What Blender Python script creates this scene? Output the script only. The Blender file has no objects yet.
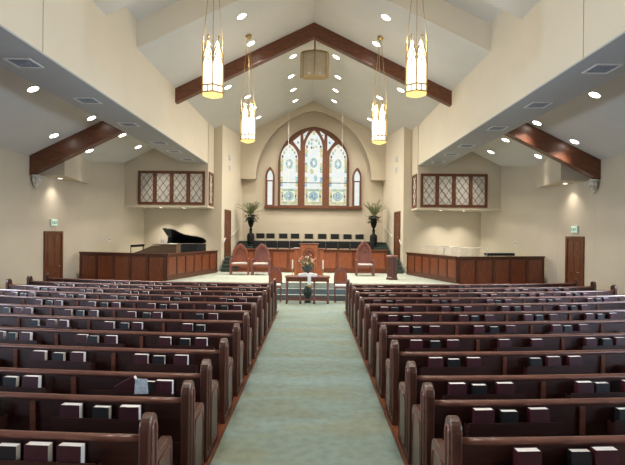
import bpy, bmesh, math, random
from mathutils import Vector, Matrix
random.seed(4)
PI = math.pi
S = bpy.context.scene
COL = S.collection
CZ = 2.23          # eye height
SL = .487          # roof slope
RZ = 9.1           # ridge height
def roof(x): return RZ - SL*abs(x)

# ------------------------------------------------------------------ materials
def nt(name):
    m = bpy.data.materials.new(name); m.use_nodes = True
    t = m.node_tree; b = t.nodes['Principled BSDF']
    return m, t, b
def ramp(t, stops):
    r = t.nodes.new('ShaderNodeValToRGB')
    e = r.color_ramp.elements
    while len(e) < len(stops): e.new(.5)
    for k, (p, c) in enumerate(stops):
        e[k].position = p; e[k].color = (*c, 1)
    return r
def plain(name, c, rough=.5, metal=0, var=.06, scale=8, bump=0, bscale=200, coat=0):
    m, t, b = nt(name)
    co = t.nodes.new('ShaderNodeTexCoord'); n = t.nodes.new('ShaderNodeTexNoise')
    n.inputs['Scale'].default_value = scale; n.inputs['Detail'].default_value = 4
    t.links.new(co.outputs['Object'], n.inputs['Vector'])
    r = ramp(t, [(.3, tuple(v*(1-var) for v in c)), (.7, tuple(min(1, v*(1+var)) for v in c))])
    t.links.new(n.outputs['Fac'], r.inputs['Fac']); t.links.new(r.outputs['Color'], b.inputs['Base Color'])
    b.inputs['Roughness'].default_value = rough; b.inputs['Metallic'].default_value = metal
    if coat: b.inputs['Coat Weight'].default_value = coat; b.inputs['Coat Roughness'].default_value = .25
    if bump:
        n2 = t.nodes.new('ShaderNodeTexNoise'); n2.inputs['Scale'].default_value = bscale
        t.links.new(co.outputs['Object'], n2.inputs['Vector'])
        bp = t.nodes.new('ShaderNodeBump'); bp.inputs['Strength'].default_value = bump; bp.inputs['Distance'].default_value = .01
        t.links.new(n2.outputs['Fac'], bp.inputs['Height']); t.links.new(bp.outputs['Normal'], b.inputs['Normal'])
    return m
def wood(name, dark, light, rough=.35, stretch=(1, 8, 8), scale=3.0, coat=.3):
    m, t, b = nt(name)
    co = t.nodes.new('ShaderNodeTexCoord'); mp = t.nodes.new('ShaderNodeMapping')
    mp.inputs['Scale'].default_value = stretch
    n = t.nodes.new('ShaderNodeTexNoise'); n.inputs['Scale'].default_value = scale
    n.inputs['Detail'].default_value = 8; n.inputs['Distortion'].default_value = 1.2
    t.links.new(co.outputs['Object'], mp.inputs['Vector']); t.links.new(mp.outputs['Vector'], n.inputs['Vector'])
    r = ramp(t, [(.3, dark), (.72, light)])
    t.links.new(n.outputs['Fac'], r.inputs['Fac']); t.links.new(r.outputs['Color'], b.inputs['Base Color'])
    b.inputs['Roughness'].default_value = rough
    b.inputs['Coat Weight'].default_value = coat; b.inputs['Coat Roughness'].default_value = .3
    return m
def emit(name, c, s, c2=None, scale=10):
    m, t, b = nt(name)
    b.inputs['Base Color'].default_value = (*c, 1); b.inputs['Emission Strength'].default_value = s
    b.inputs['Roughness'].default_value = .4
    if c2:
        co = t.nodes.new('ShaderNodeTexCoord'); v = t.nodes.new('ShaderNodeTexVoronoi')
        v.inputs['Scale'].default_value = scale
        t.links.new(co.outputs['Object'], v.inputs['Vector'])
        sp = t.nodes.new('ShaderNodeSeparateColor'); t.links.new(v.outputs['Color'], sp.inputs['Color'])
        k = len(c2)
        stops = [(0, c)] + [((i+1)/(k+1), q) for i, q in enumerate(c2)]
        r = ramp(t, stops); r.color_ramp.interpolation = 'CONSTANT'
        t.links.new(sp.outputs['Red'], r.inputs['Fac']); t.links.new(r.outputs['Color'], b.inputs['Emission Color'])
        b.inputs['Base Color'].default_value = (.04, .04, .04, 1)
    else:
        b.inputs['Emission Color'].default_value = (*c, 1)
    return m
M = {}
M['wall'] = plain('cream_paint', (.62, .54, .415), .8, var=.02, scale=1.5, bump=.05)
M['uwall'] = plain('pale_cream_paint', (.68, .605, .475), .8, var=.02, scale=1.2, bump=.05)
M['ceil'] = plain('ceiling_paint', (.66, .65, .61), .85, var=.025, scale=1.2, bump=.05)
M['riser'] = plain('riser_paint_lit', (.82, .77, .67), .8, var=.02, scale=1.2)  # ceiling paint lightened: the light on the step face is put into its colour
M['soffit'] = plain('soffit_paint_shaded', (.42, .42, .40), .85, var=.02, scale=1.5)  # ceiling paint darkened: the shade on the soffits is put into the colour
M['seam'] = plain('joint_paint', (.48, .42, .30), .8)
M['beam'] = wood('beam_stain', (.075, .020, .007), (.20, .062, .019), .45, (2, 14, 14), 2.0)
M['pew'] = wood('mahogany_pew', (.022, .0052, .0036), (.052, .0125, .0075), .46, (1, 12, 12), 3.0, .1)
M['pewend'] = wood('mahogany_pew_end', (.045, .0135, .008), (.115, .038, .021), .34, (10, 10, 1.2), 3.0, .4)
M['rail'] = wood('oiled_rail', (.11, .036, .022), (.22, .082, .052), .34, (1, 12, 12), 3.0, .4)
M['panel'] = wood('cherry_panel', (.10, .025, .009), (.25, .070, .024), .38, (9, 9, 1.2), 3.0, .3)
M['panelframe'] = wood('cherry_frame', (.055, .015, .007), (.13, .037, .014), .38, (6, 6, 6), 3.0, .3)
M['redwood'] = wood('red_cherry', (.22, .055, .022), (.42, .125, .052), .36, (9, 9, 1.2), 3.0, .3)
M['throne'] = wood('throne_walnut', (.17, .062, .052), (.32, .135, .115), .34, (6, 6, 2), 3.0, .4)
M['redthrone'] = wood('throne_cherry', (.20, .055, .032), (.36, .125, .08), .36, (6, 6, 2), 3.0, .4)
M['orangewood'] = wood('honey_cherry', (.38, .11, .045), (.58, .20, .09), .36, (9, 9, 1.2), 3.0, .3)
M['winwood'] = wood('window_oak', (.10, .032, .012), (.20, .072, .03), .5, (6, 6, 2), 3.0, .1)
M['floorwood'] = wood('red_plank', (.15, .042, .016), (.29, .09, .035), .35, (8, 1, 1), 2.2, .3)
M['doorwood'] = wood('door_walnut', (.085, .026, .010), (.19, .065, .024), .42, (9, 9, 1.2), 3.0, .2)
M['console'] = wood('console_oak', (.10, .060, .030), (.19, .12, .065), .45, (2, 9, 9), 3.0, .1)
M['black'] = plain('black_lacquer', (.003, .003, .004), .65, var=.1)
M['urn'] = plain('black_urn', (.004, .004, .004), .8)
M['blackfab'] = plain('black_upholstery', (.006, .007, .007), .75, bump=.1)
M['chairframe'] = plain('beige_steel', (.42, .37, .28), .45, .3)
M['white'] = plain('white_paint', (.78, .77, .73), .55, var=.02)
M['cloth'] = plain('white_linen', (.82, .80, .76), .8, bump=.1, bscale=60)
M['cushion'] = plain('pale_cushion', (.60, .56, .52), .85, bump=.1)
M['gold'] = plain('aged_brass', (.50, .36, .15), .4, .7)
M['goldfringe'] = plain('gold_fringe', (.60, .38, .08), .6)
M['maroon'] = plain('maroon_cloth', (.055, .005, .011), .55, var=.15)
M['blackbook'] = plain('black_cloth_cover', (.007, .006, .007), .55)
M['page'] = plain('paper_pages', (.90, .87, .84), .8, var=.05, scale=60)
M['paper'] = plain('printed_paper', (.62, .70, .78), .7, var=.25, scale=50)
M['green'] = plain('leaf_green', (.15, .19, .075), .5, var=.35, scale=12)
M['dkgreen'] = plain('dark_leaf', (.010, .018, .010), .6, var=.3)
M['step'] = plain('dark_green_carpet', (.045, .065, .055), .95, var=.1, scale=40, bump=.3)
M['blue_step'] = plain('slate_carpet', (.17, .23, .245), .95, var=.08, scale=40, bump=.3)
M['screen'] = plain('organ_screen_cloth', (.66, .63, .56), .85, var=.03)
M['dark'] = plain('dark_void', (.02, .02, .02), .9)
M['vent'] = plain('grey_grille', (.30, .34, .40), .5, .2)
M['wax'] = plain('candle_wax', (.85, .83, .76), .5)
M['ceramic'] = plain('grey_green_glaze', (.032, .048, .038), .35, var=.25, scale=9)
M['plaster'] = plain('white_plaster', (.66, .63, .55), .8, bump=.3, bscale=40)
M['speakercloth'] = plain('beige_speaker_cloth', (.60, .53, .40), .85, bump=.1)
M['exit'] = emit('exit_sign_face', (.62, .85, .66), .3)
M['exitbox'] = plain('white_plastic', (.7, .72, .68), .5)
M['steel'] = plain('wire_steel', (.55, .54, .50), .35, .6)
M['petal_a'] = plain('peach_petals', (.75, .30, .20), .7)
M['petal_b'] = plain('cream_petals', (.80, .68, .45), .7)
M['bulb'] = emit('lamp_diffuser', (1, .95, .86), 9)
M['lantern'] = emit('lantern_glass', (1, .94, .83), 2.2)
M['lanternbase'] = emit('lantern_amber', (1, .74, .25), .9)
M['day'] = emit('daylight_glass', (.72, .85, 1.0), 1.5)
M['g_white'] = emit('glass_opal', (.90, .95, .93), .74, [(.98, .97, .86), (.82, .93, .95), (.96, .98, .95), (.86, .94, .88)], 9)
M['g_gold'] = emit('glass_gold', (.80, .66, .22), .66, [(.85, .80, .45), (.62, .60, .22), (.92, .90, .70), (.50, .62, .38), (.85, .72, .35)], 12)
M['g_blue'] = emit('glass_blue', (.30, .58, .78), .62, [(.62, .84, .92), (.20, .42, .66), (.72, .88, .85), (.40, .70, .80)], 12)
M['g_green'] = emit('glass_green', (.42, .66, .48), .6, [(.60, .78, .55), (.25, .48, .40), (.80, .84, .50)], 12)
M['g_dark'] = emit('glass_dark', (.12, .13, .14), .3, [(.35, .20, .10), (.10, .14, .25)], 14)

def carpet(name, a, b_, c, rough=.95):
    m, t, b = nt(name)
    co = t.nodes.new('ShaderNodeTexCoord')
    n = t.nodes.new('ShaderNodeTexNoise'); n.inputs['Scale'].default_value = 1.1; n.inputs['Detail'].default_value = 6
    mp = t.nodes.new('ShaderNodeMapping'); mp.inputs['Scale'].default_value = (.55, 1.3, 1)
    t.links.new(co.outputs['Object'], mp.inputs['Vector']); t.links.new(mp.outputs['Vector'], n.inputs['Vector'])
    r = ramp(t, [(.36, a), (.5, b_), (.64, c)])
    t.links.new(n.outputs['Fac'], r.inputs['Fac'])
    n3 = t.nodes.new('ShaderNodeTexNoise'); n3.inputs['Scale'].default_value = 9; n3.inputs['Detail'].default_value = 8
    t.links.new(co.outputs['Object'], n3.inputs['Vector'])
    mx = t.nodes.new('ShaderNodeMix'); mx.data_type = 'RGBA'; mx.blend_type = 'MULTIPLY'; mx.inputs[0].default_value = .45
    r3 = ramp(t, [(.35, (.72, .72, .72)), (.6, (1.05, 1.05, 1.05))])
    t.links.new(n3.outputs['Fac'], r3.inputs['Fac'])
    t.links.new(r.outputs['Color'], mx.inputs[6]); t.links.new(r3.outputs['Color'], mx.inputs[7])
    t.links.new(mx.outputs[2], b.inputs['Base Color'])
    n2 = t.nodes.new('ShaderNodeTexNoise'); n2.inputs['Scale'].default_value = 260
    t.links.new(co.outputs['Object'], n2.inputs['Vector'])
    bp = t.nodes.new('ShaderNodeBump'); bp.inputs['Strength'].default_value = .35; bp.inputs['Distance'].default_value = .01
    t.links.new(n2.outputs['Fac'], bp.inputs['Height']); t.links.new(bp.outputs['Normal'], b.inputs['Normal'])
    b.inputs['Roughness'].default_value = rough
    return m
M['aisle'] = carpet('sage_carpet', (.26, .31, .255), (.27, .36, .33), (.28, .32, .24))
M['stage'] = carpet('pale_sage_carpet', (.38, .42, .35), (.41, .45, .38), (.43, .46, .39))

# ------------------------------------------------------------------ mesh helpers
def bx(bm, x0, x1, y0, y1, z0, z1, mi=0):
    v = [bm.verts.new((x, y, z)) for z in (z0, z1) for x, y in ((x0, y0), (x1, y0), (x1, y1), (x0, y1))]
    for q in ((3, 2, 1, 0), (4, 5, 6, 7), (0, 1, 5, 4), (1, 2, 6, 5), (2, 3, 7, 6), (3, 0, 4, 7)):
        f = bm.faces.new([v[i] for i in q]); f.material_index = mi
    return v
def prism(bm, pts, axis, a, b, mi=0):
    """extrude a 2D polygon along an axis; pts are the two other coordinates in order"""
    def mk(p, h):
        return {'x': (h, p[0], p[1]), 'y': (p[0], h, p[1]), 'z': (p[0], p[1], h)}[axis]
    v0 = [bm.verts.new(mk(p, a)) for p in pts]; v1 = [bm.verts.new(mk(p, b)) for p in pts]
    n = len(pts)
    fs = [bm.faces.new(v0), bm.faces.new(v1[::-1])]
    for i in range(n): fs.append(bm.faces.new((v0[i], v1[i], v1[(i+1) % n], v0[(i+1) % n])))
    for f in fs: f.material_index = mi
    return fs
def beam(bm, p, q, w, h=None, mi=0):
    """square bar from p to q"""
    h = h or w
    p = Vector(p); q = Vector(q); d = (q-p).normalized()
    up = Vector((0, 0, 1)) if abs(d.z) < .95 else Vector((0, 1, 0))
    s = d.cross(up).normalized(); u = s.cross(d).normalized()
    vs = [bm.verts.new(c + s*a*w/2 + u*b*h/2) for c in (p, q) for a, b in ((-1, -1), (1, -1), (1, 1), (-1, 1))]
    for f in ((3, 2, 1, 0), (4, 5, 6, 7), (0, 1, 5, 4), (1, 2, 6, 5), (2, 3, 7, 6), (3, 0, 4, 7)):
        bm.faces.new([vs[i] for i in f]).material_index = mi
def tube(bm, pts, r, n=6, mi=0):
    rings = []
    pts = [Vector(p) for p in pts]
    for i, p in enumerate(pts):
        d = (pts[min(i+1, len(pts)-1)] - pts[max(i-1, 0)]).normalized()
        up = Vector((0, 0, 1)) if abs(d.z) < .95 else Vector((0, 1, 0))
        s = d.cross(up).normalized(); u = s.cross(d)
        rr = r[i] if isinstance(r, (list, tuple)) else r
        rings.append([bm.verts.new(p + (s*math.cos(2*PI*k/n) + u*math.sin(2*PI*k/n))*rr) for k in range(n)])
    for a, b in zip(rings, rings[1:]):
        for k in range(n): bm.faces.new((a[k], a[(k+1) % n], b[(k+1) % n], b[k])).material_index = mi
    bm.faces.new(rings[0][::-1]).material_index = mi; bm.faces.new(rings[-1]).material_index = mi
def lathe(bm, prof, n=16, c=(0, 0), mi=0):
    rings = []
    for r, z in prof:
        rings.append([bm.verts.new((c[0]+r*math.cos(2*PI*k/n), c[1]+r*math.sin(2*PI*k/n), z)) for k in range(n)])
    for a, b in zip(rings, rings[1:]):
        for k in range(n): bm.faces.new((a[k], a[(k+1) % n], b[(k+1) % n], b[k])).material_index = mi
    bm.faces.new(rings[0][::-1]).material_index = mi; bm.faces.new(rings[-1]).material_index = mi
def plate(bm, outer, holes, y0, y1, mi=0):
    """upright plate in the xz plane with holes, thickness y0..y1"""
    b2 = bmesh.new()
    for lp in [outer]+holes:
        vs = [b2.verts.new((p[0], y0, p[1])) for p in lp]
        for i in range(len(vs)): b2.edges.new((vs[i], vs[(i+1) % len(vs)]))
    r = bmesh.ops.triangle_fill(b2, use_beauty=True, use_dissolve=False, edges=b2.edges[:])
    fs = [g for g in r['geom'] if isinstance(g, bmesh.types.BMFace)]
    e = bmesh.ops.extrude_face_region(b2, geom=fs)
    for v in [g for g in e['geom'] if isinstance(g, bmesh.types.BMVert)]: v.co.y = y1
    bmesh.ops.recalc_face_normals(b2, faces=b2.faces[:])
    vm = {v: bm.verts.new(v.co) for v in b2.verts}
    for f in b2.faces:
        try: bm.faces.new([vm[v] for v in f.verts]).material_index = mi
        except ValueError: pass
    b2.free()
def gothic(cx, hw, base, spring, apex, n=12):
    h = apex-spring
    c = max(0, (h*h-hw*hw)/(2*hw)); R = hw+c
    k = h/math.sqrt(max(1e-6, R*R-c*c))
    a1 = math.acos(c/R)
    right = [(cx-c+R*math.cos(a1*i/n), spring+k*R*math.sin(a1*i/n)) for i in range(n+1)]
    left = [(2*cx-x, z) for x, z in reversed(right[:-1])]
    return [(cx+hw, base)] + right + left + [(cx-hw, base)]
def sweep(bm, prof, xs, off):
    """sweep a (y, z) profile along x with a y offset function"""
    rings = [[bm.verts.new((x, y+off(x), z)) for y, z in prof] for x in xs]
    n = len(prof)
    for a, b in zip(rings, rings[1:]):
        for k in range(n): bm.faces.new((a[k], a[(k+1) % n], b[(k+1) % n], b[k]))
    bm.faces.new(rings[0]); bm.faces.new(rings[-1][::-1])
def OB(name, bm, mats, parent=None, smooth=False, bevel=0):
    if bm.faces: bmesh.ops.recalc_face_normals(bm, faces=bm.faces[:])
    me = bpy.data.meshes.new(name); bm.to_mesh(me); bm.free()
    for m in (mats if isinstance(mats, (list, tuple)) else [mats]): me.materials.append(M[m])
    o = bpy.data.objects.new(name, me); COL.objects.link(o)
    if parent: o.parent = parent
    if smooth:
        for p in me.polygons: p.use_smooth = True
    if bevel:
        md = o.modifiers.new('bevel', 'BEVEL'); md.width = bevel; md.segments = 2; md.limit_method = 'ANGLE'; md.angle_limit = .7
    return o
def NB(): return bmesh.new()
def tag(o, label, cat, group=None):
    o['label'] = label; o['category'] = cat
    if group: o['group'] = group
    return o
def thing(name, label, cat, loc=(0, 0, 0), rz=0, group=None):
    o = bpy.data.objects.new(name, None); COL.objects.link(o)
    o.location = loc; o.rotation_euler = (0, 0, rz); o.empty_display_size = .1
    return tag(o, label, cat, group)
def struct(name, bm, mats, parent=None, **k):
    o = OB(name, bm, mats, parent, **k)
    if not parent: o['kind'] = 'structure'
    return o
def kids(o): return [c for c in COL.objects if c.parent == o]
KID = {}
def dup(root, loc, label, rz=None, group=None):
    if root.name not in KID:
        ch = kids(root); KID[root.name] = [(c, kids(c)) for c in ch]
    r = root.copy(); COL.objects.link(r); r.location = loc; r['label'] = label
    if rz is not None: r.rotation_euler[2] = rz
    if group: r['group'] = group
    for c, gs in KID[root.name]:
        k = c.copy(); COL.objects.link(k); k.parent = r
        for g in gs:
            d = g.copy(); COL.objects.link(d); d.parent = k
    return r
ORD = ['first', 'second', 'third', 'fourth', 'fifth', 'sixth', 'seventh', 'eighth', 'ninth', 'tenth', 'eleventh', 'twelfth']

# ------------------------------------------------------------------ shell
b = NB(); bx(b, -9.6, 9.6, -3, 26, -.12, 0); struct('floor', b, 'floorwood')
b = NB(); prism(b, [(-.93, -2.8), (.93, -2.8), (.93, 13.55), (9.0, 14.7), (8.85, 15.6), (-8.85, 15.6), (-9.0, 14.7), (-.93, 13.55)], 'z', .001, .014)
struct('floor_carpet', b, 'aisle')
b = NB()
for s in (-1, 1): bx(b, min(s*.93, s*.955), max(s*.93, s*.955), -2.8, 13.5, .001, .022)
struct('trim_1', b, 'doorwood')

# walls; left and right are mirror images
def wallseg(bm, p, q, z0, top, th=.12, out=1):
    """vertical wall between plan points p and q, thickness away from room, top = function of x or number"""
    dx, dy = q[0]-p[0], q[1]-p[1]; L = math.hypot(dx, dy)
    nx, ny = dy/L*out*th, -dx/L*out*th
    tz = (lambda x: top) if not callable(top) else top
    v = []
    for (x, y) in (p, q, (q[0]+nx, q[1]+ny), (p[0]+nx, p[1]+ny)):
        v.append((bm.verts.new((x, y, z0)), bm.verts.new((x, y, tz(x)))))
    for i in range(4):
        a, c = v[i], v[(i+1) % 4]; bm.faces.new((a[0], c[0], c[1], a[1]))
    bm.faces.new([k[0] for k in v]); bm.faces.new([k[1] for k in v])
rt = lambda x: roof(x)+.02
P = [(9.13, -3), (9.13, 15.3), (8.93, 17.3), (7.66, 21.6), (4.1, 21.45), (3.72, 25.1)]
for s, nm in ((-1, 'left'), (1, 'right')):
    pts = [(x*s, y) for x, y in P]
    b = NB()
    wallseg(b, pts[0], pts[1], 0, rt, out=s); wallseg(b, pts[1], pts[2], 0, rt, out=s); wallseg(b, pts[2], pts[3], 0, rt, out=s)
    struct('wall_'+nm, b, 'wall')
    b = NB(); wallseg(b, (pts[3][0], 21.6), (pts[4][0], 21.45), 0, rt, out=s, th=.12)
    struct('wall_alcove_'+nm, b, 'wall')
    b = NB(); wallseg(b, pts[4], pts[5], 0, rt, out=s, th=.12)
    struct('wall_chancel_'+nm, b, 'uwall')
    # upper nave wall with the stepped roof notch, with its wide flat soffit below
    b = NB()
    zt = roof(4.5)
    prof = [(-3, 5.2), (21.5, 5.2), (21.5, zt+.01), (12.1, zt+.01), (12.1, zt+.72), (10.28, zt+.72), (10.28, zt+.01), (-3, zt+.01)]
    prism(b, prof, 'x', s*4.5, s*4.56)
    struct('wall_upper_'+nm, b, 'uwall')
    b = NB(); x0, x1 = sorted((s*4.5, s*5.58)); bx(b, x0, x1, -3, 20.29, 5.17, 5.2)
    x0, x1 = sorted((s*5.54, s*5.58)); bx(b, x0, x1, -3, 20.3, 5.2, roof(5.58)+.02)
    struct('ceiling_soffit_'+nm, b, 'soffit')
    b = NB(); x0, x1 = sorted((s*4.49, s*4.502)); bx(b, x0, x1, 7.9, 7.908, 5.2, zt)
    struct('trim_joint_'+nm, b, 'seam')
    # boxed organ chamber over the alcove
    b = NB()
    pl = [(4.47*s, 20.3), (8.06*s, 20.3), (7.66*s, 21.6), (4.47*s, 21.4)]
    lo = [b.verts.new((x, y, 3.36)) for x, y in pl]; hi = [b.verts.new((x, y, roof(x)+.01)) for x, y in pl]
    for i in range(4): b.faces.new((lo[i], lo[(i+1) % 4], hi[(i+1) % 4], hi[i]))
    b.faces.new(lo); b.faces.new(hi)
    struct('wall_chamber_'+nm, b, 'wall')
    b = NB(); pl = [(4.44*s, 20.24), (8.08*s, 20.24), (7.7*s, 21.5), (4.44*s, 21.4)]; prism(b, pl, 'z', 3.30, 3.36)
    struct('trim_chamber_'+nm, b, 'uwall')
    # small dropped soffit in the corner over the side door
    b = NB()
    pl = [(8.15*s, 15.6), (8.62*s, 18.35), (8.93*s, 17.3), (9.1*s, 15.6)]
    lo = [b.verts.new((x, y, 4.05)) for x, y in pl]; hi = [b.verts.new((x, y, roof(x)+.01)) for x, y in pl]
    for i in range(4): b.faces.new((lo[i], lo[(i+1) % 4], hi[(i+1) % 4], hi[i]))
    b.faces.new(lo); b.faces.new(hi)
    struct('wall_corner_'+nm, b, 'wall')
b = NB(); wallseg(b, (-3.9, 25.1), (3.9, 25.1), 0, lambda x: 9.15, out=-1)
struct('wall_back', b, 'wall')
b = NB(); prism(b, [(-9.3, 0), (9.3, 0), (9.3, roof(9.3)), (0, RZ), (-9.3, roof(9.3))], 'y', -3.1, -2.98)
struct('wall_front', b, 'wall')
# chancel arch wall hung in front of the back wall
ss = 24.65/475
xc = .03
g = gothic(xc, 58*ss, 5.03, 5.03, 5.03+69*ss, 20)
b = NB(); out = [(-3.78, 5.03)] + [(x, z) for x, z in reversed(g[1:-1])] + [(3.78, 5.03), (3.78, roof(3.78)+.02), (0, RZ+.02), (-3.78, roof(3.78)+.02)]
plate(b, out, [], 24.65, 24.75)
# reveal closing the gap to the back wall, under side
bx(b, -3.78, g[-2][0]-.0, 24.75, 25.1, 5.03, 5.08); bx(b, g[1][0], 3.78, 24.75, 25.1, 5.03, 5.08)
struct('wall_arch', b, 'wall')
# roof
b = NB()
def quad(bm, pts): bm.faces.new([bm.verts.new(p) for p in pts])
for s in (-1, 1):
    quad(b, [(s*4.5, -3, roof(4.5)), (s*9.4, -3, roof(9.4)), (s*9.4, 26, roof(9.4)), (s*4.5, 26, roof(4.5))])
    quad(b, [(0, -3, RZ), (s*4.5, -3, roof(4.5)), (s*4.5, 10.28, roof(4.5)), (0, 10.28, RZ)])
    quad(b, [(0, 12.1, RZ), (s*4.5, 12.1, roof(4.5)), (s*4.5, 26, roof(4.5)), (0, 26, RZ)])
    quad(b, [(0, 10.28, RZ+.7), (s*4.5, 10.28, roof(4.5)+.7), (s*4.5, 12.1, roof(4.5)+.7), (0, 12.1, RZ+.7)])
    quad(b, [(0, 10.28, RZ), (s*4.5, 10.28, roof(4.5)), (s*4.5, 10.28, roof(4.5)+.7), (0, 10.28, RZ+.7)])
bmesh.ops.remove_doubles(b, verts=b.verts[:], dist=.001)
struct('ceiling', b, 'ceil')
b = NB()
for s in (-1, 1):
    quad(b, [(0, 12.1, RZ), (s*4.5, 12.1, roof(4.5)), (s*4.5, 12.1, roof(4.5)+.7), (0, 12.1, RZ+.7)])
bmesh.ops.remove_doubles(b, verts=b.verts[:], dist=.001)
struct('ceiling_riser', b, 'riser')

# beams
b = NB()
h = .46
prism(b, [(-4.5, roof(4.5)), (0, RZ), (4.5, roof(4.5)), (4.5, roof(4.5)-h), (0, RZ-h), (-4.5, roof(4.5)-h)], 'y', 15.45, 15.7)
tag(OB('roof_beam', b, 'beam'), 'long brown wooden roof beam bent over the centre of the nave', 'beam')
for s, w in ((-1, 'left'), (1, 'right')):
    b = NB(); h = .62
    prism(b, [(s*5.58, roof(5.58)), (s*9.13, roof(9.13)), (s*9.13, roof(9.13)-h), (s*5.58, roof(5.58)-h)], 'y', 15.3-(.25 if s > 0 else 0), 15.6-(.25 if s > 0 else 0))
    tag(OB('roof_beam', b, 'beam'), 'dark brown sloping wooden beam under the %s side ceiling' % w, 'beam')
    b = NB()
    zt = roof(9.13)-.62; yb = 15.45-(.25 if s > 0 else 0)
    for (r, z0, z1) in ((.15, -.07, .01), (.12, -.22, -.07), (.085, -.34, -.22), (.05, -.44, -.34)):
        lathe(b, [(r*.75, zt+z0), (r, zt+(z0+z1)/2), (r*.92, zt+z1)], 10, (s*(9.13-.13), yb))
    for k in range(5):
        a = k*PI/4; lathe(b, [(.01, zt-.24), (.045, zt-.19), (.05, zt-.13), (.02, zt-.07)], 6, (s*(9.0-.1*math.sin(a)), yb+.12*math.cos(a)))
    tag(OB('wall_bracket', b, 'plaster', smooth=True), 'white plaster bracket under the %s beam end' % w, 'bracket')

# ------------------------------------------------------------------ stage, steps, platforms
b = NB()
prism(b, [(-5.2, 16.6), (-1.6, 16.4), (1.6, 16.4), (5.2, 16.6), (4.12, 21.3), (-4.12, 21.3)], 'z', 0, .51)
struct('floor_stage', b, 'stage')
b = NB()
for k, (y, z) in enumerate(((15.8, .17), (16.1, .34))): prism(b, [(-5.0, y+.15), (-1.6, y), (1.6, y), (5.0, y+.15), (5.0, 16.62), (1.6, 16.4), (-1.6, 16.4), (-5.0, 16.62)], 'z', 0 if k == 0 else .17, z)
struct('floor_steps', b, 'blue_step')
b = NB()
for y, z in ((15.8, .17), (16.1, .34)): bx(b, -1.6, 1.6, y-.008, y+.07, z+.0005, z+.012)
bx(b, -1.6, 1.6, 16.392, 16.44, .5105, .52)
struct('trim_steps', b, 'stage')
# choir risers
b = NB(); bx(b, -3.28, 3.28, 20.95, 25.1, 0, .95); bx(b, -3.28, 3.28, 22.95, 25.1, .95, 1.35)
for s in (-1, 1):
    for k in range(4):
        x0, x1 = sorted((s*3.28, s*3.98)); bx(b, x0, x1, 20.75+.27*k, 23.2, (0 if k == 0 else .51+.147*k), .51+.147*(k+1))
    for k in range(4):
        x0, x1 = sorted((s*2.75, s*3.75)); bx(b, x0, x1, 23.0+.35*k, 25.1, 1.35 if k else 1.1, 1.45+.12*k)
struct('floor_choir', b, 'step')
for s, nm in ((-1, 'left'), (1, 'right')):
    b = NB(); prism(b, [(s*x, y) for x, y in ((5.2, 16.8), (8.65, 17.75), (7.66, 21.55), (4.12, 21.4))], 'z', 0, .76)
    struct('floor_gallery_'+nm, b, 'stage')

# panelled railing: frame, recessed panels, cap and base between two plan points
def railing(p, q, z0, z1, n, label, cat='railing', name='panelled_railing', pm='panel', fm='panelframe', side=1, cap=.1):
    p = Vector((p[0], p[1], 0)); q = Vector((q[0], q[1], 0)); L = (q-p).length
    ang = math.atan2(q.y-p.y, q.x-p.x)
    t = thing(name, label, cat, (p.x, p.y, 0), ang)
    b = NB()
    H0, H1 = z0+.10, z1-.05
    wst = .045
    pw = (L-.04*2)/n
    bx(b, 0, L, .012, .06, z0, z1-.02)      # backing board
    bx(b, 0, L, -.018, .012, H1-.06, z1-.02); bx(b, 0, L, -.018, .012, z0+.08, H0+.06)
    for k in range(n+1):
        x = .04+pw*k; bx(b, max(0, x-wst), min(L, x+wst), -.018, .012, H0+.06, H1-.06)
    OB('frame', b, fm, t)
    for k in range(n):
        x0 = .04+pw*k+wst+.03; x1 = .04+pw*(k+1)-wst-.03; za, zb = H0+.09, H1-.09
        b = NB()
        bv = [(x0-.028, za-.028, .0), (x0, za, -.012)]
        v0 = [b.verts.new(c) for c in ((x0-.028, .004, za-.028), (x1+.028, .004, za-.028), (x1+.028, .004, zb+.028), (x0-.028, .004, zb+.028))]
        v1 = [b.verts.new(c) for c in ((x0+.012, -.010, za+.012), (x1-.012, -.010, za+.012), (x1-.012, -.010, zb-.012), (x0+.012, -.010, zb-.012))]
        v2 = [b.verts.new((v.co.x, .011, v.co.z)) for v in v0]
        b.faces.new(v1); b.faces.new(v2)
        for i in range(4):
            b.faces.new((v0[i], v0[(i+1) % 4], v1[(i+1) % 4], v1[i])); b.faces.new((v2[i], v2[(i+1) % 4], v0[(i+1) % 4], v0[i]))
        OB('panel', b, pm, t)
    b = NB(); bx(b, 0, L, -.06, cap, z1-.02, z1+.02); bx(b, 0, L, -.035, -.018, z1-.05, z1-.02); OB('cap_rail', b, fm, t, bevel=.006)
    b = NB(); bx(b, 0, L, -.035, -.018, z0, z0+.08); OB('base_trim', b, fm, t)
    return t
railing((-8.66, 17.72), (-5.13, 16.7), .14, 1.45, 5, 'front panelled wood railing of the left gallery with the piano')
railing((-5.11, 16.72), (-4.08, 20.4), .52, 1.45, 6, 'angled panelled wood railing of the left gallery facing the aisle')
railing((5.13, 16.7), (8.66, 17.72), .14, 1.45, 5, 'front panelled wood railing of the right gallery with wire chairs')
railing((4.08, 20.4), (5.11, 16.72), .52, 1.45, 6, 'angled panelled wood railing of the right gallery facing the aisle')
railing((-3.26, 20.86), (3.3, 20.86), .52, 1.52, 9, 'long low panelled screen in front of the choir chairs', name='choir_screen', cat='screen', pm='redwood', fm='panel')
for s, w in ((-1, 'left'), (1, 'right')):
    b = NB(); x0, x1 = sorted((s*8.68, s*8.84)); bx(b, x0, x1, 16.95, 17.35, .0, .42); bx(b, *sorted((s*8.62, s*8.86)), 16.9, 17.4, .42, .46)
    tag(OB('wooden_step', b, 'panelframe'), 'small dark wooden step at the outer end of the %s gallery' % w, 'step')

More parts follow.
